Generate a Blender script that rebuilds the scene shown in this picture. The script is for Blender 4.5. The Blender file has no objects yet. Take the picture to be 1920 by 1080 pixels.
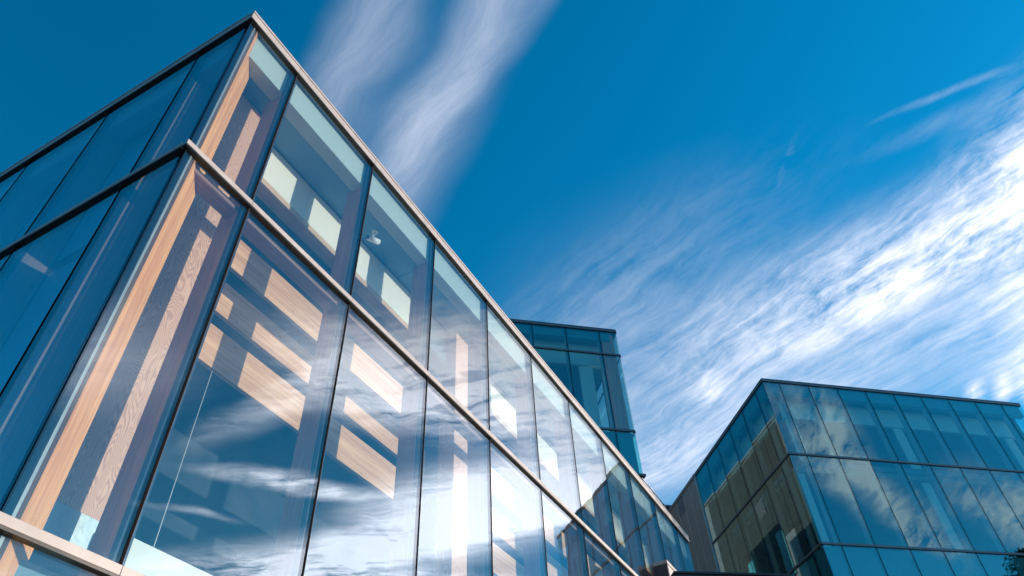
import bpy, bmesh, math, random
from mathutils import Vector, Matrix
R = math.radians
random.seed(7)
scene = bpy.context.scene
COL = scene.collection
H0 = 1.6                                    # eye height of the photographer above the pavement

# ------------------------------------------------------------------ camera
cam_data = bpy.data.cameras.new('camera')
cam = bpy.data.objects.new('camera', cam_data)
COL.objects.link(cam)
cam_data.sensor_width = 36.0
cam_data.lens = 36.0 * 1331.24 / 1920.0
cam_data.clip_start = 0.05
cam_data.clip_end = 6000
PITCH, ROLL = 0.792729, -0.0570625
fw = Vector((0, math.cos(PITCH), math.sin(PITCH)))
up0 = Vector((0, -math.sin(PITCH), math.cos(PITCH)))
rt0 = Vector((1, 0, 0))
rt = rt0 * math.cos(ROLL) + up0 * math.sin(ROLL)
up = -rt0 * math.sin(ROLL) + up0 * math.cos(ROLL)
m = Matrix((rt, up, -fw)).transposed().to_4x4()
m.translation = Vector((0, 0, H0))
cam.matrix_world = m
scene.camera = cam

# ------------------------------------------------------------------ sun, sky, exposure
SUN_AZ, SUN_EL = R(76.0), R(7.0)            # azimuth clockwise from +Y
sund = bpy.data.lights.new('sun', 'SUN')
sund.energy = 4.6
sund.angle = R(0.5)
sund.color = (1.0, 0.79, 0.62)
sun = bpy.data.objects.new('sun', sund)
COL.objects.link(sun)
sdir = Vector((math.sin(SUN_AZ) * math.cos(SUN_EL), math.cos(SUN_AZ) * math.cos(SUN_EL), math.sin(SUN_EL)))
sun.rotation_euler = sdir.to_track_quat('Z', 'Y').to_euler()
sun.location = (0, 0, 60)

world = bpy.data.worlds.new('World')
scene.world = world
world.use_nodes = True
wt = world.node_tree
wt.nodes.clear()


class NT:
    """small helper for building node trees"""
    def __init__(s, tree):
        s.t = tree

    def n(s, kind, **kw):
        nd = s.t.nodes.new(kind)
        for k, v in kw.items():
            setattr(nd, k, v)
        return nd

    def put(s, sock, v):
        if isinstance(v, bpy.types.NodeSocket):
            s.t.links.new(v, sock)
        elif v is not None:
            sock.default_value = v

    def math(s, op, a, b=None, c=None, clamp=False):
        nd = s.n('ShaderNodeMath', operation=op, use_clamp=clamp)
        s.put(nd.inputs[0], a)
        if b is not None:
            s.put(nd.inputs[1], b)
        if c is not None:
            s.put(nd.inputs[2], c)
        return nd.outputs[0]

    def mapping(s, vec, loc=(0, 0, 0), rot=(0, 0, 0), scale=(1, 1, 1), kind='POINT'):
        nd = s.n('ShaderNodeMapping', vector_type=kind)
        s.put(nd.inputs['Vector'], vec)
        nd.inputs['Location'].default_value = loc
        nd.inputs['Rotation'].default_value = rot
        nd.inputs['Scale'].default_value = scale
        return nd.outputs[0]

    def noise(s, vec, scale, detail=4, rough=0.5, dist=0.0, col=False):
        nd = s.n('ShaderNodeTexNoise')
        s.put(nd.inputs['Vector'], vec)
        nd.inputs['Scale'].default_value = scale
        nd.inputs['Detail'].default_value = detail
        nd.inputs['Roughness'].default_value = rough
        nd.inputs['Distortion'].default_value = dist
        return nd.outputs['Color' if col else 'Fac']

    def rng(s, v, a, b, c=0.0, d=1.0, smooth=False):
        nd = s.n('ShaderNodeMapRange', interpolation_type='SMOOTHSTEP' if smooth else 'LINEAR')
        s.put(nd.inputs['Value'], v)
        nd.inputs['From Min'].default_value = a
        nd.inputs['From Max'].default_value = b
        nd.inputs['To Min'].default_value = c
        nd.inputs['To Max'].default_value = d
        return nd.outputs['Result']

    def mix(s, f, a, b, blend='MIX'):
        nd = s.n('ShaderNodeMix', data_type='RGBA', blend_type=blend)
        s.put(nd.inputs['Factor'], f)
        s.put(nd.inputs['A'], a)
        s.put(nd.inputs['B'], b)
        return nd.outputs['Result']

    def vm(s, op, a, b=None, out=0):
        nd = s.n('ShaderNodeVectorMath', operation=op)
        s.put(nd.inputs[0], a)
        if b is not None:
            s.put(nd.inputs[1], b)
        return nd.outputs[out]


W = NT(wt)
sky = W.n('ShaderNodeTexSky', sky_type='NISHITA')
sky.sun_disc = False
sky.sun_elevation = SUN_EL
sky.sun_rotation = SUN_AZ
sky.altitude = 800
sky.air_density = 1.0
sky.dust_density = 0.35
sky.ozone_density = 3.0
hs = W.n('ShaderNodeHueSaturation')
hs.inputs['Saturation'].default_value = 1.25
hs.inputs['Hue'].default_value = 0.485
W.put(hs.inputs['Color'], sky.outputs[0])
# clouds: high cirrus laid out on the flat cloud layer overhead (direction / its height)
tc = W.n('ShaderNodeTexCoord')
sep = W.n('ShaderNodeSeparateXYZ')
wt.links.new(tc.outputs['Generated'], sep.inputs[0])
tint = W.mix(W.rng(sep.outputs[2], 0.02, 0.88), (0.85, 0.95, 0.98, 1), (0.06, 1.20, 1.27, 1))
# the sky is deepest on the side away from the sun
deep = W.n('ShaderNodeCombineXYZ')
for i in range(3):
    W.put(deep.inputs[i], W.rng(sep.outputs[0], -0.70, 0.05, 0.66, 1.04, True))
tint = W.mix(1.0, tint, deep.outputs[0], 'MULTIPLY')
skyc = W.mix(1.0, hs.outputs[0], tint, 'MULTIPLY')
zz = W.math('MAXIMUM', sep.outputs[2], 0.06)
qx = W.math('DIVIDE', sep.outputs[0], zz)
qy = W.math('DIVIDE', sep.outputs[1], zz)
cmb = W.n('ShaderNodeCombineXYZ')
W.put(cmb.inputs[0], qx)
W.put(cmb.inputs[1], qy)
q = cmb.outputs[0]
warp = W.vm('SUBTRACT', W.noise(q, 2.3, 3, 0.5, col=True), (0.5, 0.5, 0.5))
qw = W.vm('ADD', q, W.vm('MULTIPLY', warp, (0.13, 0.13, 0)))
warp2 = W.vm('SUBTRACT', W.noise(q, 9.0, 4, 0.6, col=True), (0.5, 0.5, 0.5))
qw2 = W.vm('ADD', qw, W.vm('MULTIPLY', warp2, (0.032, 0.032, 0)))
BLOBS = [  # centre x, y, direction deg, half length, half width, amount
    (0.95, 0.80, 134, 0.60, 0.15, 0.62), (0.86, 1.00, 138, 0.52, 0.10, 0.62), (0.62, 1.03, 142, 0.50, 0.15, 0.42),
    (0.62, 1.28, 140, 0.85, 0.34, 0.30), (0.45, 1.35, 60, 0.09, 0.06, 0.60),
    (1.08, 1.44, 75, 0.07, 0.03, 0.9), (1.16, 1.44, 60, 0.10, 0.03, 0.8), (1.24, 1.44, 50, 0.12, 0.05, 0.8),
    (0.22, 1.75, 150, 0.40, 0.16, 0.45), (0.73, 0.60, 161, 0.14, 0.012, 0.22), (0.75, 0.66, 158, 0.20, 0.03, 0.10),
    (0.46, 0.72, 92, 0.06, 0.008, 0.22), (0.20, 1.05, 135, 0.5, 0.2, 0.14),
    # seen only as reflections in the long facade
    (1.03, 0.60, 112, 0.44, 0.21, 1.0), (1.18, 0.62, 110, 0.40, 0.16, 0.8), (1.12, 0.95, 120, 0.35, 0.14, 0.8),
    (1.45, 1.10, 140, 0.46, 0.24, 1.5), (1.85, 0.92, 150, 0.55, 0.15, 1.3), (2.20, 0.85, 112, 0.60, 0.19, 1.9),
    (1.69, 0.52, 108, 0.28, 0.06, 1.3), (1.36, 0.34, 160, 0.34, 0.05, 0.5), (1.98, 0.34, 100, 0.14, 0.03, 0.5),
    # first row seen only as reflections in the far block
    (1.80, -1.24, 157, 0.75, 0.085, 2.0), (1.40, -1.00, 152, 0.28, 0.06, 1.3), (2.30, -1.18, 165, 0.50, 0.12, 1.3),
    (0.9, -2.6, 150, 1.8, 0.5, 0.6), (-1.6, -2.2, 140, 1.6, 0.4, 0.5), (3.6, -0.4, 140, 1.5, 0.5, 0.6),  # unseen cirrus added elsewhere for ambient light
]
SOFT = [  # smooth veils
    (-0.04, 0.48, 125, 0.46, 0.062, 0.34), (-0.20, 0.46, 122, 0.34, 0.062, 0.30), (-0.17, 0.68, 120, 0.34, 0.10, 0.22),
    (0.35, 1.60, 150, 0.95, 0.55, 0.30), (0.90, 1.25, 140, 0.80, 0.35, 0.16), (0.22, 1.10, 135, 0.40, 0.30, 0.08),
    (1.48, 1.06, 140, 0.50, 0.26, 1.35), (1.06, 0.62, 112, 0.42, 0.18, 0.55), (1.95, 0.88, 125, 0.55, 0.16, 0.75),
    (1.36, 0.36, 160, 0.34, 0.06, 0.35), (1.45, -0.28, 100, 0.45, 0.28, 0.75),
]
tot = None
for (cx, cy, ang, ln, wd, amp) in BLOBS:
    mp = W.mapping(qw, (cx, cy, 0), (0, 0, R(ang)), (ln, wd, 1), 'TEXTURE')
    v = W.rng(W.vm('LENGTH', mp, out=1), 1.25, 0.0, 0.0, amp, True)
    tot = v if tot is None else W.math('ADD', tot, v)
soft = None
for (cx, cy, ang, ln, wd, amp) in SOFT:
    mp = W.mapping(qw, (cx, cy, 0), (0, 0, R(ang)), (ln, wd, 1), 'TEXTURE')
    v = W.rng(W.vm('LENGTH', mp, out=1), 1.25, 0.0, 0.0, amp, True)
    soft = v if soft is None else W.math('ADD', soft, v)
st = W.mapping(qw2, rot=(0, 0, R(132)), scale=(1.0, 1 / 6.5, 1), kind='TEXTURE')
n1 = W.noise(st, 3.4, 10, 0.68, 0.35)
st2 = W.mapping(qw2, rot=(0, 0, R(112)), scale=(1.0, 1 / 2.2, 1), kind='TEXTURE')
n2 = W.noise(st2, 16.0, 8, 0.68, 0.4)
n3 = W.noise(qw, 5.0, 4, 0.55)
nn = W.math('ADD', W.math('MULTIPLY', W.math('SUBTRACT', n1, 0.5), 2.6), W.math('MULTIPLY', W.math('SUBTRACT', n2, 0.5), 1.7))
nn = W.math('ADD', nn, W.math('MULTIPLY', W.math('SUBTRACT', n3, 0.5), 2.6))
dens = W.math('MULTIPLY', tot, W.math('ADD', nn, 0.62))
dens = W.math('ADD', W.rng(dens, 0.0, 1.25, 0.0, 1.0), W.math('MULTIPLY', soft, W.math('ADD', W.math('MULTIPLY', W.math('SUBTRACT', n1, 0.5), 1.6), 0.85)))
dens = W.math('MINIMUM', W.math('MAXIMUM', dens, 0.0), 0.97)
CLOUD = (3.9, 4.1, 4.7, 1)
# thin ice cloud scatters forward, so it is brighter towards the sun
fwd = W.rng(W.vm('DOT_PRODUCT', tc.outputs['Generated'], tuple(sdir), out=1), 0.76, 0.94, 0.95, 3.6, True)
fc = W.n('ShaderNodeCombineXYZ')
for i in range(3):
    W.put(fc.inputs[i], fwd)
cloudc = W.mix(1.0, CLOUD, fc.outputs[0], 'MULTIPLY')
full = W.mix(dens, skyc, cloudc)
bg = W.n('ShaderNodeBackground')
bg.inputs['Strength'].default_value = 0.15
W.put(bg.inputs['Color'], full)
wo = W.n('ShaderNodeOutputWorld')
wt.links.new(bg.outputs[0], wo.inputs[0])

scene.view_settings.view_transform = 'Standard'
scene.view_settings.look = 'None'
scene.view_settings.exposure = 0.9
scene.view_settings.gamma = 1.0
scene.render.engine = 'CYCLES'
cy_ = scene.cycles
cy_.max_bounces = 16
cy_.transparent_max_bounces = 40
cy_.glossy_bounces = 5
cy_.diffuse_bounces = 4
cy_.sample_clamp_indirect = 6.0
cy_.use_denoising = True

# ------------------------------------------------------------------ materials
def new_mat(name):
    mt = bpy.data.materials.new(name)
    mt.use_nodes = True
    t = mt.node_tree
    t.nodes.clear()
    h = NT(t)
    out = h.n('ShaderNodeOutputMaterial')
    return mt, h, out


def principled(name, col, rough=0.5, metal=0.0, var=0.0, vscale=3.0, bump=0.0, bscale=30.0, spec=0.5):
    mt, h, out = new_mat(name)
    p = h.n('ShaderNodeBsdfPrincipled')
    p.inputs['Roughness'].default_value = rough
    p.inputs['Metallic'].default_value = metal
    p.inputs['Specular IOR Level'].default_value = spec
    tcn = h.n('ShaderNodeTexCoord').outputs['Object']
    c = col + (1,)
    if var > 0:
        n = h.noise(tcn, vscale, 6, 0.6)
        f = h.rng(n, 0.3, 0.7, 1 - var, 1 + var)
        cc = h.n('ShaderNodeCombineXYZ')
        for i in range(3):
            h.put(cc.inputs[i], f)
        c = h.mix(1.0, c, cc.outputs[0], 'MULTIPLY')
        h.put(p.inputs['Roughness'], h.rng(h.noise(tcn, vscale * 4, 4), 0.3, 0.7, rough * 0.8, min(1, rough * 1.25)))
    h.put(p.inputs['Base Color'], c)
    if bump > 0:
        b = h.n('ShaderNodeBump')
        b.inputs['Strength'].default_value = bump
        b.inputs['Distance'].default_value = 0.01
        h.put(b.inputs['Height'], h.noise(tcn, bscale, 5))
        h.put(p.inputs['Normal'], b.outputs[0])
    h.put(out.inputs[0], p.outputs[0])
    return mt


def wood(name, light, dark, scale=(1, 1, 0.06), freq=26.0, swirl=False, knots=0.0, rough=0.55):
    """scale squeezes the grain so that it runs along the small axis"""
    mt, h, out = new_mat(name)
    p = h.n('ShaderNodeBsdfPrincipled')
    tcn = h.n('ShaderNodeTexCoord').outputs['Object']
    v = h.mapping(tcn, scale=scale)
    if swirl:
        # contour lines of a stretched noise: the flame figure of flat sawn fir
        nz = h.noise(h.mapping(tcn, scale=(2.6, 2.6, 0.55)), 1.5, 2, 0.45, 0.3)
        nf = h.noise(h.mapping(tcn, scale=(3.0, 3.0, 1.0)), 9.0, 3, 0.6)
        sn = h.math('SINE', h.math('ADD', h.math('MULTIPLY', nz, 300.0), h.math('MULTIPLY', nf, 3.0)))
        g = h.math('ADD', h.rng(sn, -1, 0.6, 0.15, 0.75), h.math('MULTIPLY', h.noise(v, freq * 2, 5), 0.35))
    else:
        g1 = h.noise(v, freq, 6, 0.65, 0.35)
        g2 = h.noise(v, freq * 0.22, 3, 0.5)
        g = h.math('ADD', h.math('MULTIPLY', h.rng(g1, 0.38, 0.62), 0.6), h.math('MULTIPLY', h.rng(g2, 0.38, 0.62), 0.4))
    c = h.mix(g, dark + (1,), light + (1,))
    if knots > 0:
        vo = h.n('ShaderNodeTexVoronoi')
        h.put(vo.inputs['Vector'], h.mapping(tcn, scale=(2.1 if scale[0] >= 1 else 0.9, 2.1, 2.1 if scale[2] >= 1 else 0.9)))
        vo.inputs['Scale'].default_value = 2.4
        k = h.rng(vo.outputs['Distance'], 0.06, 0.03, 0, knots)
        c = h.mix(k, c, (dark[0] * 0.35, dark[1] * 0.3, dark[2] * 0.3, 1))
    h.put(p.inputs['Base Color'], c)
    p.inputs['Roughness'].default_value = rough
    b = h.n('ShaderNodeBump')
    b.inputs['Strength'].default_value = 0.25
    b.inputs['Distance'].default_value = 0.004
    h.put(b.inputs['Height'], g)
    h.put(p.inputs['Normal'], b.outputs[0])
    h.put(out.inputs[0], p.outputs[0])
    return mt


def glass(name, tint, ior=1.9, gl=(0.95, 0.98, 1.0), wav=0.004, wscale=0.55, dirt=0.008, tlt=0.010):
    """coated facade glass: sharp reflection over a tinted see-through sheet"""
    mt, h, out = new_mat(name)
    tcn = h.n('ShaderNodeTexCoord').outputs['Object']
    info = h.n('ShaderNodeObjectInfo')
    tr = h.n('ShaderNodeBsdfTransparent')
    h.put(tr.inputs[0], tint + (1,))
    g = h.n('ShaderNodeBsdfGlossy')
    h.put(g.inputs['Color'], gl + (1,))
    g.inputs['Roughness'].default_value = 0.0
    off = h.n('ShaderNodeCombineXYZ')
    for i in range(3):
        h.put(off.inputs[i], h.math('MULTIPLY', info.outputs['Random'], 37.0 * (i + 1)))
    b = h.n('ShaderNodeBump')
    b.inputs['Strength'].default_value = 1.0
    b.inputs['Distance'].default_value = wav
    h.put(b.inputs['Height'], h.noise(h.vm('ADD', tcn, off.outputs[0]), wscale, 2, 0.4))
    # every sheet hangs a hair out of true, so mirrored lines jump at the joints
    wn = h.n('ShaderNodeTexWhiteNoise', noise_dimensions='1D')
    h.put(wn.inputs['W'], h.math('MULTIPLY', info.outputs['Random'], 91.7))
    tilt = h.vm('MULTIPLY', h.vm('SUBTRACT', wn.outputs['Color'], (0.5, 0.5, 0.5)), (tlt, tlt, tlt))
    h.put(g.inputs['Normal'], h.vm('NORMALIZE', h.vm('ADD', b.outputs[0], tilt)))
    lw = h.n('ShaderNodeLayerWeight')
    lw.inputs['Blend'].default_value = 0.5
    f0 = ((ior - 1) / (ior + 1)) ** 2
    fres = h.math('ADD', f0, h.math('MULTIPLY', h.math('POWER', lw.outputs['Facing'], 4.0), 1 - f0), clamp=True)
    mx = h.n('ShaderNodeMixShader')
    h.put(mx.inputs[0], fres)
    h.put(mx.inputs[1], tr.outputs[0])
    h.put(mx.inputs[2], g.outputs[0])
    df = h.n('ShaderNodeBsdfDiffuse')
    h.put(df.inputs[0], (0.55, 0.6, 0.62, 1))
    mx2 = h.n('ShaderNodeMixShader')
    h.put(mx2.inputs[0], h.rng(h.noise(h.mapping(tcn, scale=(1, 1, 0.25)), 3.0, 8, 0.7), 0.35, 0.8, 0.0, dirt))
    h.put(mx2.inputs[1], mx.outputs[0])
    h.put(mx2.inputs[2], df.outputs[0])
    h.put(out.inputs[0], mx2.outputs[0])
    return mt


M = dict(
    glass=glass('clear facade glass', (0.86, 0.92, 0.93), 1.98, wav=0.0026, wscale=0.9),
    glass_left=glass('side facade glass', (0.72, 0.90, 0.96), 2.05, wav=0.003),
    glass_far=glass('teal facade glass', (0.76, 0.94, 0.95), 2.25, (0.72, 0.98, 1.0), wav=0.0012),
    alu=principled('cream aluminium cap', (0.30, 0.285, 0.29), 0.45, 0.0, 0.16, 3.0),
    alu_far=principled('shade toned aluminium cap', (0.16, 0.16, 0.18), 0.4, 0.5, 0.08, 3.0),  # same aluminium as the near caps, darkened to stand for shade
    blackcap=principled('black anodised gasket', (0.012, 0.013, 0.016), 0.4, 0.0, 0.1),
    frame=principled('dark blue mullion metal', (0.016, 0.03, 0.055), 0.35, 0.3, 0.08),
    trim=principled('satin mullion edge', (0.36, 0.38, 0.38), 0.4, 0.3, 0.05),
    joint=principled('black glazing joint', (0.008, 0.008, 0.010), 0.9, 0.0, spec=0.0),
    bead=principled('pale glazing bead', (0.10, 0.10, 0.12), 0.9, 0.0, 0.05, spec=0.0),
    fin=wood('planed timber fin', (0.46, 0.25, 0.19), (0.30, 0.15, 0.11), (1, 1, 0.05), 30),
    redwood=wood('red brown timber', (0.85, 0.30, 0.16), (0.55, 0.16, 0.08), (1, 1, 0.05), 20),
    fin_far=wood('lightened timber fin', (0.62, 0.46, 0.44), (0.46, 0.33, 0.32), (1, 1, 0.05), 20),  # paler copy of the fin timber, brightened to show in shade
    fin_corner=wood('orange larch corner fin', (0.86, 0.43, 0.17), (0.50, 0.19, 0.06), (1, 1, 0.04), 34),
    column=wood('figured fir column', (0.82, 0.47, 0.31), (0.42, 0.20, 0.13), (1, 1, 0.08), 30, swirl=True),
    plank=wood('knotty larch plank', (0.92, 0.52, 0.27), (0.50, 0.22, 0.09), (0.04, 1, 1), 22, knots=0.9),
    transom=wood('dark timber transom', (0.36, 0.20, 0.16), (0.22, 0.11, 0.09), (0.05, 1, 1), 30),
    trimwood=wood('light timber trim', (0.70, 0.45, 0.27), (0.56, 0.33, 0.18), (0.05, 1, 1), 30),
    white=principled('white plaster', (0.78, 0.78, 0.72), 0.8, 0, 0.03, 2.0, 0.1, 60),
    upstand=principled('grey green painted upstand', (0.44, 0.52, 0.50), 0.8, 0, 0.03, 2.0),
    cream=principled('cream plaster', (0.84, 0.80, 0.71), 0.8, 0, 0.03, 2.0, 0.1, 60),
    ceil=principled('matt ceiling board', (0.15, 0.27, 0.34), 0.9, 0, 0.06, 1.2, 0.1, 50),  # blue of the tinted skylight put into the board colour
    soffit=principled('shade blue soffit', (0.045, 0.09, 0.15), 0.85, 0, 0.08, 1.0),  # blue interior shade painted into the colour
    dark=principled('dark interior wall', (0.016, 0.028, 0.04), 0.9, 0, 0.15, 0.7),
    floor=principled('grey interior floor', (0.25, 0.24, 0.23), 0.7, 0, 0.1, 2.0),
    blind=principled('blue fabric roller blind', (0.16, 0.46, 0.58), 0.9, 0, 0.03, 2.0),
    spandrel=principled('teal back painted spandrel', (0.05, 0.26, 0.30), 0.6, 0, 0.05, 1.5),
    steel=principled('brushed steel', (0.50, 0.58, 0.60), 0.4, 0.4, 0.1, 8),
    whiteplastic=principled('white plastic', (0.75, 0.76, 0.76), 0.4, 0, 0.03, 10),
    blackplastic=principled('black plastic', (0.02, 0.02, 0.02), 0.3),
    cladding=principled('brown metal cladding', (0.36, 0.315, 0.29), 0.45, 0.35, 0.10, 1.4),
    cladding2=principled('slate metal cladding', (0.19, 0.185, 0.195), 0.45, 0.35, 0.10, 1.4),
    umber=principled('umber metal cladding', (0.022, 0.026, 0.028), 0.8, 0.0, 0.15, 0.8),
    seam=principled('pale cladding seam', (0.85, 0.68, 0.52), 0.5, 0.2),
    roof=principled('grey roof membrane', (0.12, 0.12, 0.13), 0.9, 0, 0.1, 1.0),
    canopy=principled('dark purple metal', (0.035, 0.03, 0.045), 0.5, 0.2, 0.1, 3),
    rail=principled('galvanised rail', (0.22, 0.24, 0.26), 0.5, 0.6, 0.1, 9),
    bark=principled('tree bark', (0.10, 0.07, 0.05), 0.9, 0, 0.2, 8, 0.6, 20),
    leaf=principled('leaf green', (0.035, 0.065, 0.03), 0.7, 0, 0.3, 2.0),
)


def paving():
    mt, h, out = new_mat('concrete paving')
    p = h.n('ShaderNodeBsdfPrincipled')
    tcn = h.n('ShaderNodeTexCoord').outputs['Object']
    br = h.n('ShaderNodeTexBrick')
    h.put(br.inputs['Vector'], tcn)
    br.inputs['Scale'].default_value = 1.0
    br.inputs['Brick Width'].default_value = 1.2
    br.inputs['Row Height'].default_value = 0.6
    br.inputs['Mortar Size'].default_value = 0.008
    br.inputs['Color1'].default_value = (0.17, 0.16, 0.15, 1)
    br.inputs['Color2'].default_value = (0.20, 0.19, 0.175, 1)
    br.inputs['Mortar'].default_value = (0.05, 0.05, 0.05, 1)
    c = h.mix(h.rng(h.noise(tcn, 0.8, 8, 0.65), 0.3, 0.7, 0.0, 0.5), br.outputs['Color'], (0.09, 0.085, 0.08, 1))
    h.put(p.inputs['Base Color'], c)
    p.inputs['Roughness'].default_value = 0.85
    h.put(out.inputs[0], p.outputs[0])
    return mt


M['paving'] = paving()

# ------------------------------------------------------------------ mesh helpers
class MB:
    """collects boxes, tubes and prisms, then links them as one mesh object"""
    def __init__(s):
        s.bm = bmesh.new()

    def box(s, x0, x1, y0, y1, z0, z1, bev=0.0):
        if x0 > x1: x0, x1 = x1, x0
        if y0 > y1: y0, y1 = y1, y0
        if z0 > z1: z0, z1 = z1, z0
        b = bmesh.new()
        bmesh.ops.create_cube(b, size=1.0)
        for v in b.verts:
            v.co = Vector(((x0 + x1) / 2 + v.co.x * (x1 - x0), (y0 + y1) / 2 + v.co.y * (y1 - y0), (z0 + z1) / 2 + v.co.z * (z1 - z0)))
        if bev > 0:
            bmesh.ops.bevel(b, geom=b.edges[:], offset=bev, segments=2, affect='EDGES', profile=0.5)
        s._merge(b)
        return s

    def _merge(s, b, mat=None):
        if mat is not None:
            bmesh.ops.transform(b, matrix=mat, verts=b.verts)
        me = bpy.data.meshes.new('tmp')
        b.to_mesh(me)
        b.free()
        s.bm.from_mesh(me)
        bpy.data.meshes.remove(me)

    def prism(s, pts, z0, z1):
        """polygon in x,y pulled from z0 to z1"""
        lo = [s.bm.verts.new((p[0], p[1], z0)) for p in pts]
        hi = [s.bm.verts.new((p[0], p[1], z1)) for p in pts]
        n = len(pts)
        fs = [s.bm.faces.new(lo[::-1]), s.bm.faces.new(hi)]
        for i in range(n):
            fs.append(s.bm.faces.new((lo[i], lo[(i + 1) % n], hi[(i + 1) % n], hi[i])))
        bmesh.ops.recalc_face_normals(s.bm, faces=fs)
        return s

    def tube(s, a, b, r0, r1=None, seg=10):
        r1 = r0 if r1 is None else r1
        a, b = Vector(a), Vector(b)
        d = b - a
        t = bmesh.new()
        bmesh.ops.create_cone(t, cap_ends=True, segments=seg, radius1=r0, radius2=r1, depth=d.length)
        mt = Matrix.Translation((a + b) / 2) @ d.to_track_quat('Z', 'Y').to_matrix().to_4x4()
        s._merge(t, mt)
        return s

    def sphere(s, c, r, sc=(1, 1, 1), seg=16):
        t = bmesh.new()
        bmesh.ops.create_uvsphere(t, u_segments=seg, v_segments=seg // 2, radius=r)
        s._merge(t, Matrix.Translation(c) @ Matrix.Diagonal((sc[0], sc[1], sc[2], 1)))
        return s

    def build(s, name, mat, parent=None, smooth=False):
        me = bpy.data.meshes.new(name)
        s.bm.to_mesh(me)
        s.bm.free()
        me.materials.append(mat)
        if smooth:
            for p in me.polygons:
                p.use_smooth = True
        o = bpy.data.objects.new(name, me)
        COL.objects.link(o)
        if parent is not None:
            o.parent = parent
        return o


def tag(o, label=None, cat=None, group=None, kind=None):
    if label: o['label'] = label
    if cat: o['category'] = cat
    if group: o['group'] = group
    if kind: o['kind'] = kind
    return o


def empty(name, loc, rz, label, cat, group=None):
    o = bpy.data.objects.new(name, None)
    COL.objects.link(o)
    o.empty_display_size = 0.5
    o.location = loc
    o.rotation_euler = (0, 0, rz)
    return tag(o, label, cat, group)


class Face:
    """a facade plane in its building's frame: s runs along it, d goes inwards, z is height"""
    def __init__(s, root, side, z_off=H0, flip=None):
        s.root, s.side, s.zo, s.flip = root, side, z_off, flip

    def lim(s, s0, s1, d0, d1):
        if s.side == 'front':
            return (s0, s1, d0, d1)
        if s.side == 'left':
            return (d0, d1, s0, s1)
        if s.side == 'right':                # plane x = flip, inwards is -x
            return (s.flip - d1, s.flip - d0, s0, s1)
        if s.side == 'back':                 # plane y = flip, inwards is -y
            return (s0, s1, s.flip - d1, s.flip - d0)

    def box(s, mb, s0, s1, d0, d1, z0, z1, bev=0.0):
        mb.box(*s.lim(s0, s1, d0, d1), z0 + s.zo, z1 + s.zo, bev)
        return mb

    def part(s, name, mat, s0, s1, d0, d1, z0, z1, bev=0.0):
        return s.box(MB(), s0, s1, d0, d1, z0, z1, bev).build(name, mat, s.root)


def facade(F, s0, s1, joints, levels, zbot, G, capmat, glassmat, fin=True, first=0.0, cap_h=0.07, cap_out=0.0,
           roof_h=0.18, fins=None, finmat=None, endcap=(0.0, 0.0), gd=0.04, corner_ext=0.0, skipfin=()):
    """glass wall: levels = heights of cap undersides from the top down (first is the roof line)"""
    edges = [s0] + list(joints) + [s1]
    zt = levels[0]
    zs = [(levels[i + 1] + cap_h, levels[i]) for i in range(len(levels) - 1)] + [(zbot, levels[-1])]
    for (za, zb) in zs:                                   # panes
        for i in range(len(edges) - 1):
            a = edges[i] + (0.012 if i else 0.006)
            b = edges[i + 1] - (0.012 if i < len(edges) - 2 else 0.006)
            F.part('glass_pane', glassmat, a, b, gd, gd + 0.022, za + 0.004, zb - 0.004)
    for k, z in enumerate(levels):                        # caps, in lengths that butt at the joints
        nm = 'roof_coping' if k == 0 else 'band_cap'
        h = roof_h if k == 0 else cap_h
        mb = MB()
        e2 = [s0 - corner_ext] + list(joints) + [s1]
        for i in range(len(e2) - 1):
            F.box(mb, e2[i] + 0.0015, e2[i + 1] - 0.0015, -cap_out, 0.30 if k == 0 else gd - 0.001, z, z + (h * 0.72 if k == 0 else h), 0.003)
        o = mb.build(nm, capmat, F.root)
        if k == 0:
            mb = MB()
            for i in range(len(e2) - 1):
                F.box(mb, e2[i] + 0.0015, e2[i + 1] - 0.0015, -cap_out - 0.006, 0.30, z + h * 0.77, z + h, 0.003)
            mb.build('drip_edge', capmat, o)
            F.box(MB(), s0 - corner_ext + 0.02, s1, -cap_out + 0.012, 0.29, z + h * 0.7, z + h * 0.79).build('shadow_gap', M['blackcap'], o)
        F.box(MB(), s0 - corner_ext + 0.004, s1 - 0.004, -cap_out + 0.004, gd + 0.03, z - 0.022, z - 0.0005).build('gasket', M['blackcap'], o)
    for i, s in enumerate(joints):
        mb = MB()
        for (za, zb) in zs:
            F.box(mb, s - 0.012, s + 0.0118, gd - 0.004, gd + 0.02, za, zb)
        jo = mb.build('glazing_joint', M['joint'], F.root)
        mo = F.part('mullion', M['frame'], s - 0.05, s + 0.05, gd + 0.024, 0.13, zbot, zt)
        mb = MB()
        for (za, zb) in zs:
            F.box(mb, s + 0.0125, s + 0.016, gd - 0.003, gd + 0.001, za, zb)
        mb.build('glazing_bead', M['bead'], jo)
        if fin and i not in skipfin:
            F.box(MB(), s - 0.043, s + 0.043, 0.13, 0.145, zbot, zt - 0.01).build('metal_edge', M['trim'] if F.side == 'front' else M['frame'], mo)
            F.part('timber_fin', finmat or M['fin'], s - 0.04, s + 0.04, 0.145, 0.425, zbot, zt - 0.01, 0.004)


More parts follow.
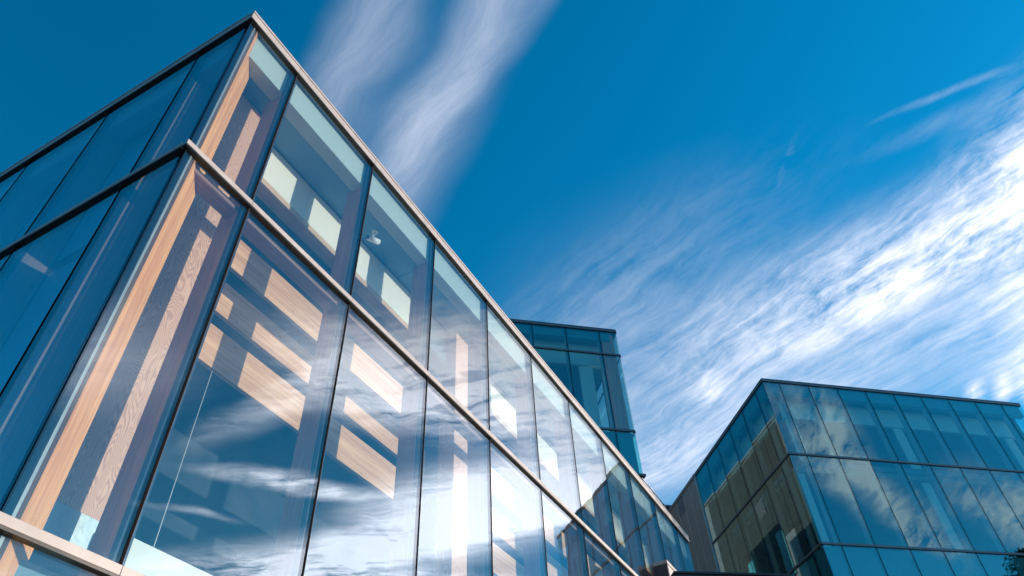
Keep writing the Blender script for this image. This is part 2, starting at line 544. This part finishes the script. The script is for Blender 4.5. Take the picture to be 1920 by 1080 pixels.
# ================================================================== NEAR BUILDING
A = 0.45983919
KN = Vector((-3.22776, 3.89261, 0))
ZT, ZB1, ZB0 = 9.3366, 6.3366, 2.2050
near = empty('glass_building', (KN.x, KN.y, 0), math.pi / 2 - A,
             'near two band glass building with cream metal coping and timber fins behind the panes', 'building')
F = Face(near, 'front')
L = Face(near, 'left')
S_END, W_END = 17.95, 9.82
jf = [0.937 + 1.773 * i for i in range(10)]
jl = [0.95 + 1.735 * i for i in range(5)]
facade(F, 0.04, S_END, jf, [ZT, ZB1, ZB0], -1.55, None, M['alu'], M['glass'], corner_ext=0.04)
facade(L, 0.09, W_END, jl, [ZT, ZB1, ZB0], -1.55, None, M['alu'], M['glass_left'], corner_ext=-0.0)

# corner post with pale edge, and the diagonal orange corner fin
z0, z1 = -1.55 + H0, ZT + H0 - 0.01
mb = MB().box(0.045, 0.062, 0.045, 0.062, z0, z1)
mb.build('corner_joint', M['joint'], near)
MB().box(0.064, 0.07, 0.066, 0.15, z0, z1).build('corner_seal', M['joint'], near)
cp = MB().box(0.0705, 0.118, 0.064, 0.118, z0, z1).build('corner_post', M['joint'], near)
MB().box(0.126, 0.15, 0.066, 0.078, z0, z1).build('metal_edge', M['trim'], cp)
t = 0.035
MB().prism([(0.15 + t, 0.10 - t), (0.45 + t, 0.375 - t), (0.45 - t, 0.375 + t), (0.15 - t, 0.10 + t)], z0, z1 - 0.02).build('corner_fin', M['fin_corner'], near)

# timber columns (corner bay and fourth bay), each on a steel shoe
def column(s0, s1, d0, d1, zb, zt_):
    c = F.part('timber_column', M['column'], s0, s1, d0, d1, zb, zt_, 0.006)
    for (a, b) in ((s0 - 0.05, s0 - 0.02), (s1 + 0.02, s1 + 0.05)):
        pl = MB()
        za = zb + H0
        # shield shaped plate: taller at the back
        pl.bm.free(); pl.bm = bmesh.new()
        prof = [(d0 - 0.10, za - 0.34), (d0 - 0.10, za - 0.10), (d0 + 0.02, za + 0.06), (d1 - 0.05, za + 0.06), (d1, za - 0.34)]
        lo = [pl.bm.verts.new((a, p[0], p[1])) for p in prof]
        hi = [pl.bm.verts.new((b, p[0], p[1])) for p in prof]
        pl.bm.faces.new(lo); pl.bm.faces.new(hi[::-1])
        for i in range(5):
            pl.bm.faces.new((lo[i], hi[i], hi[(i + 1) % 5], lo[(i + 1) % 5]))
        bmesh.ops.recalc_face_normals(pl.bm, faces=pl.bm.faces[:])
        p = pl.build('steel_plate', M['steel'], c)
        bl = MB()
        for zz_ in (-0.05, -0.17):
            x = a - 0.012 if a < s0 else b + 0.012
            bl.tube((x, d0 + 0.06, za + zz_), (b if a < s0 else a, d0 + 0.06, za + zz_), 0.022, seg=12)
        bl.build('bolt', M['steel'], c)
    F.box(MB(), s0, s1, d0 - 0.01, d1, zb - 0.36, zb - 0.004).build('steel_shoe', M['steel'], c)

column(0.52, 1.04, 0.60, 0.90, 2.80, 8.80)
column(6.13, 6.70, 0.62, 0.92, 2.80, 8.80)

# upper ceiling band: upstand behind the coping, ceiling board with grooves, white bulkhead with timber trim
F.part('roof_upstand', M['upstand'], 0.16, S_END - 0.1, 0.10 + 0.03, 0.33, 8.80, ZT - 0.02)
mb = MB()
edges = [0.36, 2.95, 4.52, 7.6, 10.2, 12.8, 15.4, S_END - 0.1]
for i in range(len(edges) - 1):
    F.box(mb, edges[i] + 0.006, edges[i + 1] - 0.006, 0.345, 0.80, 8.83, 8.88)
cb = mb.build('ceiling_board', M['ceil'], near)

mb = MB()
edges = [1.03] + [2.3 + 1.9 * i for i in range(8)] + [S_END - 0.3]
for i in range(len(edges) - 1):
    F.box(mb, edges[i] + 0.003, edges[i + 1] - 0.003, 0.82, 1.02, 8.07, 8.815)
bw = mb.build('bulkhead_wall', M['cream'], near)
mb = MB()
edges = [1.03 + 2.05 * i for i in range(9)]
for i in range(len(edges) - 1):
    F.box(mb, edges[i] + 0.003, min(edges[i + 1], S_END - 0.3) - 0.003, 0.805, 1.02, 7.965, 8.067)
mb.build('timber_trim', M['trimwood'], bw)
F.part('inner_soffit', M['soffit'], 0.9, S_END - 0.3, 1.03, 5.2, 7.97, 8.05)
# roof deck and inner back walls
MB().box(0.31, S_END - 0.02, 0.31, W_END - 0.02, ZT + H0 - 0.01, ZT + H0 + 0.10).build('roof_deck', M['roof'], near)
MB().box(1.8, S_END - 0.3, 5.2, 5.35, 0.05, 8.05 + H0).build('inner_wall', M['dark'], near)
MB().box(0.2, S_END - 0.1, 0.5, W_END - 0.1, 0.02, 0.12).build('interior_floor', M['floor'], near)
# upper floor deck further inside and its edge
# horizontal timber planks hung behind the lower panes
for (s0, s1) in ((1.10, 5.98), (6.85, 11.3), (12.1, 17.4)):
    for (za, zb) in ((6.56, 7.08), (5.82, 6.29), (5.10, 5.62)):
        F.part('timber_plank', M['plank'], s0, s1, 1.05, 1.11, za, zb, 0.003)
# timber transoms behind the bands
for z in (ZB1, ZB0):
    if z == ZB1:
        F.part('timber_transom', M['transom'], 0.2, S_END - 0.1, 0.131, 0.32, z - 0.09, z - 0.02)
        F.part('shading_rail', M['frame'], 0.16, S_END - 0.1, 0.066, 0.128, z + 0.02, z + 0.125)  # unseen rail, added to widen the band's shadow on the planks
F.part('sill_upstand', M['white'], 0.99, S_END - 0.1, 0.15, 0.24, 2.20, 2.56)
F.part('lower_floor_slab', M['ceil'], 0.3, S_END - 0.1, 0.26, 5.2, 1.86, 2.18)
# end wall and back wall of the near building
E_ = Face(near, 'right', flip=S_END)
facade(E_, 0.05, W_END, jl, [ZT, ZB1, ZB0], -1.55, None, M['alu'], M['glass_left'], fin=False)
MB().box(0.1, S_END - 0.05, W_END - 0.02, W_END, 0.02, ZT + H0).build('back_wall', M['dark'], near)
# blinds drawn behind the side facade
for i, (a, b) in enumerate(zip([0.95] + jl[1:], jl[1:] + [W_END])):
    for (za, zb) in ((ZB1 + 0.12, ZT - 0.35), (ZB0 + 0.12, ZB1 - 0.12), (-1.4, ZB0 - 0.15)):
        L.part('roller_blind', M['blind'], a + 0.06, b - 0.06, 0.46, 0.468, za, zb)
L.part('inner_edge_wall', M['blind'], 0.60, 0.93, 0.46, 0.50, 1.9, ZT - 0.1)
L.part('roof_upstand', M['upstand'], 0.45, W_END - 0.1, 0.13, 0.33, 8.85, ZT - 0.02)

# hanging cable
F.part('hanging_cable', M['trim'], 1.325, 1.331, 0.30, 0.306, 2.56, 4.4)

# security camera hanging from the ceiling board in the third bay
sc_ = empty('security_camera', near.matrix_basis @ Vector((3.50, 0.52, 8.83 + H0)), math.pi / 2 - A,
            'white security camera on a bracket under the ceiling behind a top row pane', 'camera')
MB().tube((0, 0, 0), (0, 0, -0.02), 0.05, seg=20).build('mounting_plate', M['whiteplastic'], sc_)
MB().tube((0, 0, -0.02), (-0.03, 0.02, -0.16), 0.016, seg=12).build('arm', M['whiteplastic'], sc_)
b_ = MB().tube((0.10, -0.02, -0.17), (-0.10, 0.03, -0.22), 0.045, 0.05, seg=20).build('housing', M['whiteplastic'], sc_, True)
MB().tube((-0.10, 0.03, -0.22), (-0.125, 0.036, -0.227), 0.038, 0.034, seg=20).build('lens', M['blackplastic'], b_)

# roof rail at the far end of the near roof
rl = empty('roof_railing', near.matrix_basis @ Vector((15.75, 0.42, ZT + H0 + 0.18)), math.pi / 2 - A,
           'thin galvanised guard railing on the far end of the near roof', 'railing')
for z in (0.95, 0.55):
    MB().tube((0, 0, z), (1.9, 0, z), 0.018, seg=8).build('rail', M['rail'], rl)
for x in (0.05, 0.95, 1.85):
    MB().tube((x, 0, 0), (x, 0, 0.98), 0.018, seg=8).build('post', M['rail'], rl)

# entrance box projecting from the near facade
pb = empty('entrance_box', near.matrix_basis @ Vector((13.94, 0, 0)), math.pi / 2 - A,
           'cream panelled entrance box projecting from the lower part of the long glass facade', 'entrance')
mb = MB()
for i in range(3):
    mb.box(0.04 + i * 0.62 + 0.004, 0.04 + (i + 1) * 0.62 - 0.004, -0.30, -0.26, 0.05, 7.10 + H0, 0.003)
mb.build('front_panel', M['alu'], pb)
MB().box(0.0, 0.036, -0.295, 0.03, 0.05, 7.10 + H0).build('side_panel', M['canopy'], pb)
MB().box(1.91, 1.945, -0.295, 0.03, 0.05, 7.10 + H0).build('side_panel', M['canopy'], pb)
MB().box(-0.01, 1.95, -0.31, 0.03, 7.115 + H0, 7.20 + H0, 0.004).build('cap', M['alu'], pb)

# ================================================================== FAR RIGHT BUILDING
B = -0.23535241
KR = Vector((13.36548, 31.43083, 0))
RT, RB1, RB0, RB2 = 23.57, 18.97, 14.26, 9.55
far = empty('glass_block', (KR.x, KR.y, 0), -B,
            'teal glass block on the right with a grid of dark mullions and a sharp corner', 'building')
FR = Face(far, 'front')
LR = Face(far, 'left')
RW, RG = 16.42, 9.95
jr = [1.017 + 1.758 * i for i in range(9)]
jrl = [1.02 + 1.79 * i for i in range(5)]
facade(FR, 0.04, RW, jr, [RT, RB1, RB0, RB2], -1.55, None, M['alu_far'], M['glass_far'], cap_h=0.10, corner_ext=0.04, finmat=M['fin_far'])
facade(LR, 0.09, RG, jrl, [RT, RB1, RB0, RB2], -1.55, None, M['alu_far'], M['glass_far'], cap_h=0.10)
for Fx, e in ((FR, RW - 0.1), (LR, RG - 0.05)):
    a0 = 0.36 if Fx is FR else 0.50
    for k, z in enumerate((RT, RB1, RB0, RB2)):
        if k == 0:
            up_ = Fx.part('roof_upstand', M['spandrel'], a0, e, 0.14, 0.40, z - 0.70, z - 0.03)
            Fx.part('bulkhead_wall', M['white'], a0 + 0.8, e, 0.82, 1.0, 21.82, z - 0.6)
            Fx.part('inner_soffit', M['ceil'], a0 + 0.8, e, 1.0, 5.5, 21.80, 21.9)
        elif k == 1:
            Fx.part('inner_soffit', M['ceil'], a0 + 0.8, e, 0.5, 5.5, z - 0.30, z + 0.0)
# blank spandrel level under the third band
for (a, b) in zip([0.10] + jr, jr + [RW]):
    FR.part('spandrel_panel', M['spandrel'], a + 0.06, b - 0.06, 0.135, 0.16, RB2 + 0.2, RB0 - 0.06)
for (a, b) in zip([0.18] + jrl, jrl + [RG]):
    LR.part('spandrel_panel', M['spandrel'], a + 0.06, b - 0.06, 0.135, 0.16, RB2 + 0.2, RB0 - 0.06)
# light partitions seen through the panes
for s in (1.25, 7.75, 14.9):
    FR.part('partition', M['white'], s, s + 0.55, 0.9, 1.0, RB1 + 0.3, 21.8)
for s in (0.5, 7.7):
    FR.part('partition', M['white'], s, s + 0.5, 0.75, 0.85, RB0 + 0.2, RB1 - 0.35)
for zf in (RB1, RB0, RB2):
    MB().box(0.55, RW - 0.1, 0.6, 13, zf + H0 - 0.28 - (0.32 if zf == RB1 else 0), zf + H0 - (0.32 if zf == RB1 else 0.02)).build('floor_slab', M['floor'], far)
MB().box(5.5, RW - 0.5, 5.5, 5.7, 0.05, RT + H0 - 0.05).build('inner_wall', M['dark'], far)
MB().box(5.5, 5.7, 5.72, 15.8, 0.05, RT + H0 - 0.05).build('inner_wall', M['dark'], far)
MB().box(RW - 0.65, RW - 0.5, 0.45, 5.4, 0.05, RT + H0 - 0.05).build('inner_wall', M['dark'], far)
MB().box(0.31, RW - 0.02, 0.31, 16.0, RT + H0 + 0.0, RT + H0 + 0.1).build('roof_deck', M['roof'], far)
MB().box(0.064, 0.125, 0.064, 0.125, 0.05, RT + H0 - 0.01).build('corner_post', M['frame'], far)
ER = Face(far, 'right', flip=RW)
facade(ER, 0.05, 12.0, [1.02 + 1.79 * i for i in range(6)], [RT, RB1, RB0, RB2], -1.55, None, M['alu_far'], M['glass_far'], fin=False, cap_h=0.10)

# metal clad wall continuing the left face
cw = empty('clad_wing', far.matrix_basis @ Vector((0, RG, 0)), -B,
           'brown metal clad wing with pale vertical seams beside the teal glass block', 'building')
ys = [0.10, 1.27, 2.31, 3.38, 4.33, 5.30, 6.3]
hz = [[21.21, 17.2, 13.1], [19.87, 15.6, 11.5], [22.40, 18.1, 14.0], [20.7, 16.4, 12.2], [22.0, 17.6, 13.0], [19.5, 15.2, 11]]
for i in range(6):
    zl = [23.55] + hz[i] + [6.0]
    for k in range(4):
        mat_ = M['cladding2'] if (i, k) in ((2, 0), (1, 2), (4, 1)) else M['cladding']
        MB().box(0.02, 0.06, ys[i] + 0.016, ys[i + 1] - 0.016, zl[k + 1] + 0.008 + H0, zl[k] - 0.008 + H0, 0.002).build('cladding_panel', mat_, cw)
mb = MB()
for y in ys[1:-1]:
    mb.box(0.015, 0.05, y - 0.012, y + 0.012, 6 + H0, 23.55 + H0)
mb.build('seam_strip', M['seam'], cw)
MB().box(0.061, 5.2, 0.05, 6.3, 0.05, 23.56 + H0).build('backing_wall', M['cladding2'], cw)
MB().box(-0.03, 0.4, 0.05, 6.35, 23.562 + H0, 23.76 + H0, 0.004).build('roof_coping', M['cladding'], cw)
MB().box(-0.03, 0.05, 0.02, 0.105, 0.05, 23.55 + H0, 0.003).build('corner_trim', M['steel'], cw)

# ================================================================== TOWER BEHIND
KT = Vector((5.302, 27.729, 0))
tower = empty('glass_tower', (KT.x, KT.y, 0), -B,
              'dark teal glass tower rising behind the long cream edged roof', 'building')
TT, T1, T2, T3 = 24.43, 22.84, 18.32, 16.03
jt = [-0.975 - 1.773 * i for i in range(6)][::-1]
FT = Face(tower, 'front')
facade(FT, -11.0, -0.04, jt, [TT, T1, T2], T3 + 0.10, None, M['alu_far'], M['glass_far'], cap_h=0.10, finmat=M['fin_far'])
RTf = Face(tower, 'right', flip=0.0)
facade(RTf, 0.05, 8.0, [1.0, 2.77, 4.54, 6.31], [TT, T1, T2], T3 + 0.10, None, M['alu_far'], M['glass_far'], fin=False, cap_h=0.10)
FT.part('base_cap', M['alu_far'], -11.0, 0.05, -0.05, 0.5, T3, T3 + 0.095, 0.003)
FT.part('roof_upstand', M['spandrel'], -10.9, -0.4, 0.14, 0.40, TT - 0.55, TT - 0.03)
FT.part('bulkhead_wall', M['white'], -10.9, -0.75, 0.75, 0.9, T1 - 0.2, TT - 0.45)
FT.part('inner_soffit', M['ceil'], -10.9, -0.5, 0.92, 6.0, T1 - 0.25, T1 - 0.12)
FT.part('partition', M['white'], -2.05, -1.35, 0.75, 0.9, T2 + 0.1, T1 - 0.3)
FT.part('timber_strut', M['fin_corner'], -0.95, -0.86, 0.50, 0.62, T2 + 0.1, T1 - 0.5)
FT.part('timber_column', M['redwood'], -0.80, -0.20, 0.20, 0.45, T2 + 0.1, TT - 0.05)
FT.part('handrail', M['trim'], -3.6, -2.06, 0.8, 0.83, T2 + 2.2, T2 + 2.23)
for (a, b) in zip([-11.0] + jt, jt + [-0.1]):
    FT.part('spandrel_panel', M['spandrel'], a + 0.06, b - 0.06, 0.135, 0.16, T3 + 0.15, T2 - 0.03)
for (a, b) in zip([0.17, 1.0, 2.77, 4.54, 6.31], [1.0, 2.77, 4.54, 6.31, 8.0]):
    RTf.part('spandrel_panel', M['spandrel'], a + 0.06, b - 0.06, 0.135, 0.16, T3 + 0.15, T2 - 0.03)
MB().box(-10.9, -0.4, 0.5, 7.9, T2 + H0 - 0.25, T2 + H0 - 0.05).build('floor_slab', M['dark'], tower)
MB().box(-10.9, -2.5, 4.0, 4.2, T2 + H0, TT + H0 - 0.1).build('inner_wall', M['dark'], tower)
MB().box(-10.98, -0.01, 0.31, 7.98, TT + H0, TT + H0 + 0.1).build('roof_deck', M['roof'], tower)
MB().box(-10.98, -0.02, 0.02, 7.98, T3 + H0 - 0.012, T3 + H0 + 0.08).build('underside', M['blackcap'], tower)
MB().box(-10.6, -1.2, 1.0, 7.6, 0.05, T3 + H0 - 0.013).build('base_wall', M['cladding2'], tower)
MB().box(-11.02, -11.0, 0.02, 7.98, T3 + H0, TT + H0).build('side_wall', M['cladding2'], tower)

# dark flat roofed plant room peeping over the near roof
pr = empty('plant_room', (10.5, 48.0, 0), -B, 'small dark flat roofed block beyond the brown clad wing', 'building')
MB().box(-2.6, 2.0, 0, 5, 0.05, 26.6).build('wall', M['canopy'], pr)
MB().box(-2.7, 2.1, -0.1, 5.1, 26.6, 26.85, 0.01).build('roof', M['canopy'], pr)

# brown clad block behind the tower, mirrored in the side of the glass block
lk = empty('brown_clad_block', (2.4, 37.5, 0), -B, 'tall brown clad block behind the tower, mirrored in the glass block side', 'building')
for i in range(9):
    for k in range(4):
        MB().box(-0.06, -0.02, i * 2.2 + 0.02, i * 2.2 + 2.16, k * 7.6 + 2.0, k * 7.6 + 9.56, 0.004).build('cladding_panel', M['umber'] if (i * 5 + k * 3) % 7 else M['cladding2'], lk)
for (y, z) in ((3.0, 22), (8.0, 22), (13.0, 22), (5.5, 15), (11.0, 15), (16.0, 18)):
    wdw = MB().box(-0.019, 0.02, y, y + 1.2, z, z + 3.4).build('window_frame', M['blackcap'], lk)
    MB().box(0.021, 0.03, y + 0.08, y + 1.12, z + 0.08, z + 3.32).build('window_glass', M['spandrel'], wdw)
mb = MB()
for k in range(10):
    mb.box(0.0, 0.05, 9.3, 10.5, 27.2 + k * 0.12, 27.26 + k * 0.12)
mb.build('vent_louvre', M['cladding2'], lk)
MB().box(-9.0, -0.061, 0, 20, 0.05, 32.5).build('wall', M['cladding2'], lk)
MB().box(-9.1, 0.06, -0.1, 20.1, 32.5, 32.7, 0.01).build('roof', M['alu_far'], lk)

# dark canopy between the buildings at the bottom of the view
cn = empty('flat_canopy', (2.67, 12.93, 0), math.atan2(0.30, 1.58), 'dark purple flat canopy roof beside the cream entrance box', 'canopy')
MB().box(0, 2.2, 0, 2.0, 5.16 + H0, 5.46 + H0, 0.01).build('roof_slab', M['canopy'], cn)
MB().box(-0.02, 2.22, -0.03, 2.02, 5.462 + H0, 5.50 + H0, 0.003).build('roof_edge', M['canopy'], cn)
for x in (0.3, 1.9):
    MB().box(x, x + 0.1, 1.6, 1.7, 0.02, 5.16 + H0).build('post', M['rail'], cn)

# ================================================================== TREES off to the right (mirrored in the far block)
def tree(x, y, h, r, label):
    rt_ = empty('round_tree', (x, y, 0), 0, label, 'tree')
    tr = MB()
    tr.tube((0, 0, -0.02), (0.1, 0.05, h * 0.55), r * 0.10, r * 0.05, 10)
    tr.tube((0.1, 0.05, h * 0.55), (0, 0, h * 0.95), r * 0.05, 0.02, 8)
    for i in range(22):
        z = h * (0.3 + 0.6 * i / 22)
        a = i * 2.4
        l = r * 0.75 * (1.15 - z / h)
        tr.tube((0.05, 0, z), (math.cos(a) * l, math.sin(a) * l, z + 0.15 * l), 0.05, 0.015, 6)
    tr.build('trunk', M['bark'], rt_)
    bm = bmesh.new()
    for i in range(14000):
        z = h * (0.22 + 0.78 * random.random() ** 0.8)
        tt = (z / h - 0.22) / 0.78
        rr = r * math.sqrt(max(0.0, 1 - (2 * max(tt, 0.45) - 1) ** 2.6 if tt > 0.5 else 0.75 + 0.5 * tt)) * (0.92 + 0.10 * math.sin(z * 2.3))
        a = random.uniform(0, 2 * math.pi)
        d = rr * random.random() ** 0.5 * (0.85 + 0.3 * math.sin(a * 5 + z * 2))
        c = Vector((math.cos(a) * d, math.sin(a) * d, z))
        s = random.uniform(0.10, 0.24)
        e1 = Vector((random.uniform(-1, 1), random.uniform(-1, 1), random.uniform(-.6, .3))).normalized() * s
        e2 = e1.cross(Vector((random.uniform(-1, 1), random.uniform(-1, 1), 1))).normalized() * s * 0.5
        vs = [bm.verts.new(c - e1), bm.verts.new(c + e2), bm.verts.new(c + e1), bm.verts.new(c - e2)]
        bm.faces.new(vs)
    mbx = MB(); mbx.bm.free(); mbx.bm = bm
    mbx.build('crown', M['leaf'], rt_)

tree(34.2, 28.9, 20.2, 3.8, 'dark round crowned tree seen only mirrored in the lower right panes of the glass block')

# ================================================================== GROUND
g = MB().box(-600, 600, -600, 600, -0.5, 0.0).build('ground', M['paving'])
tag(g, kind='structure')
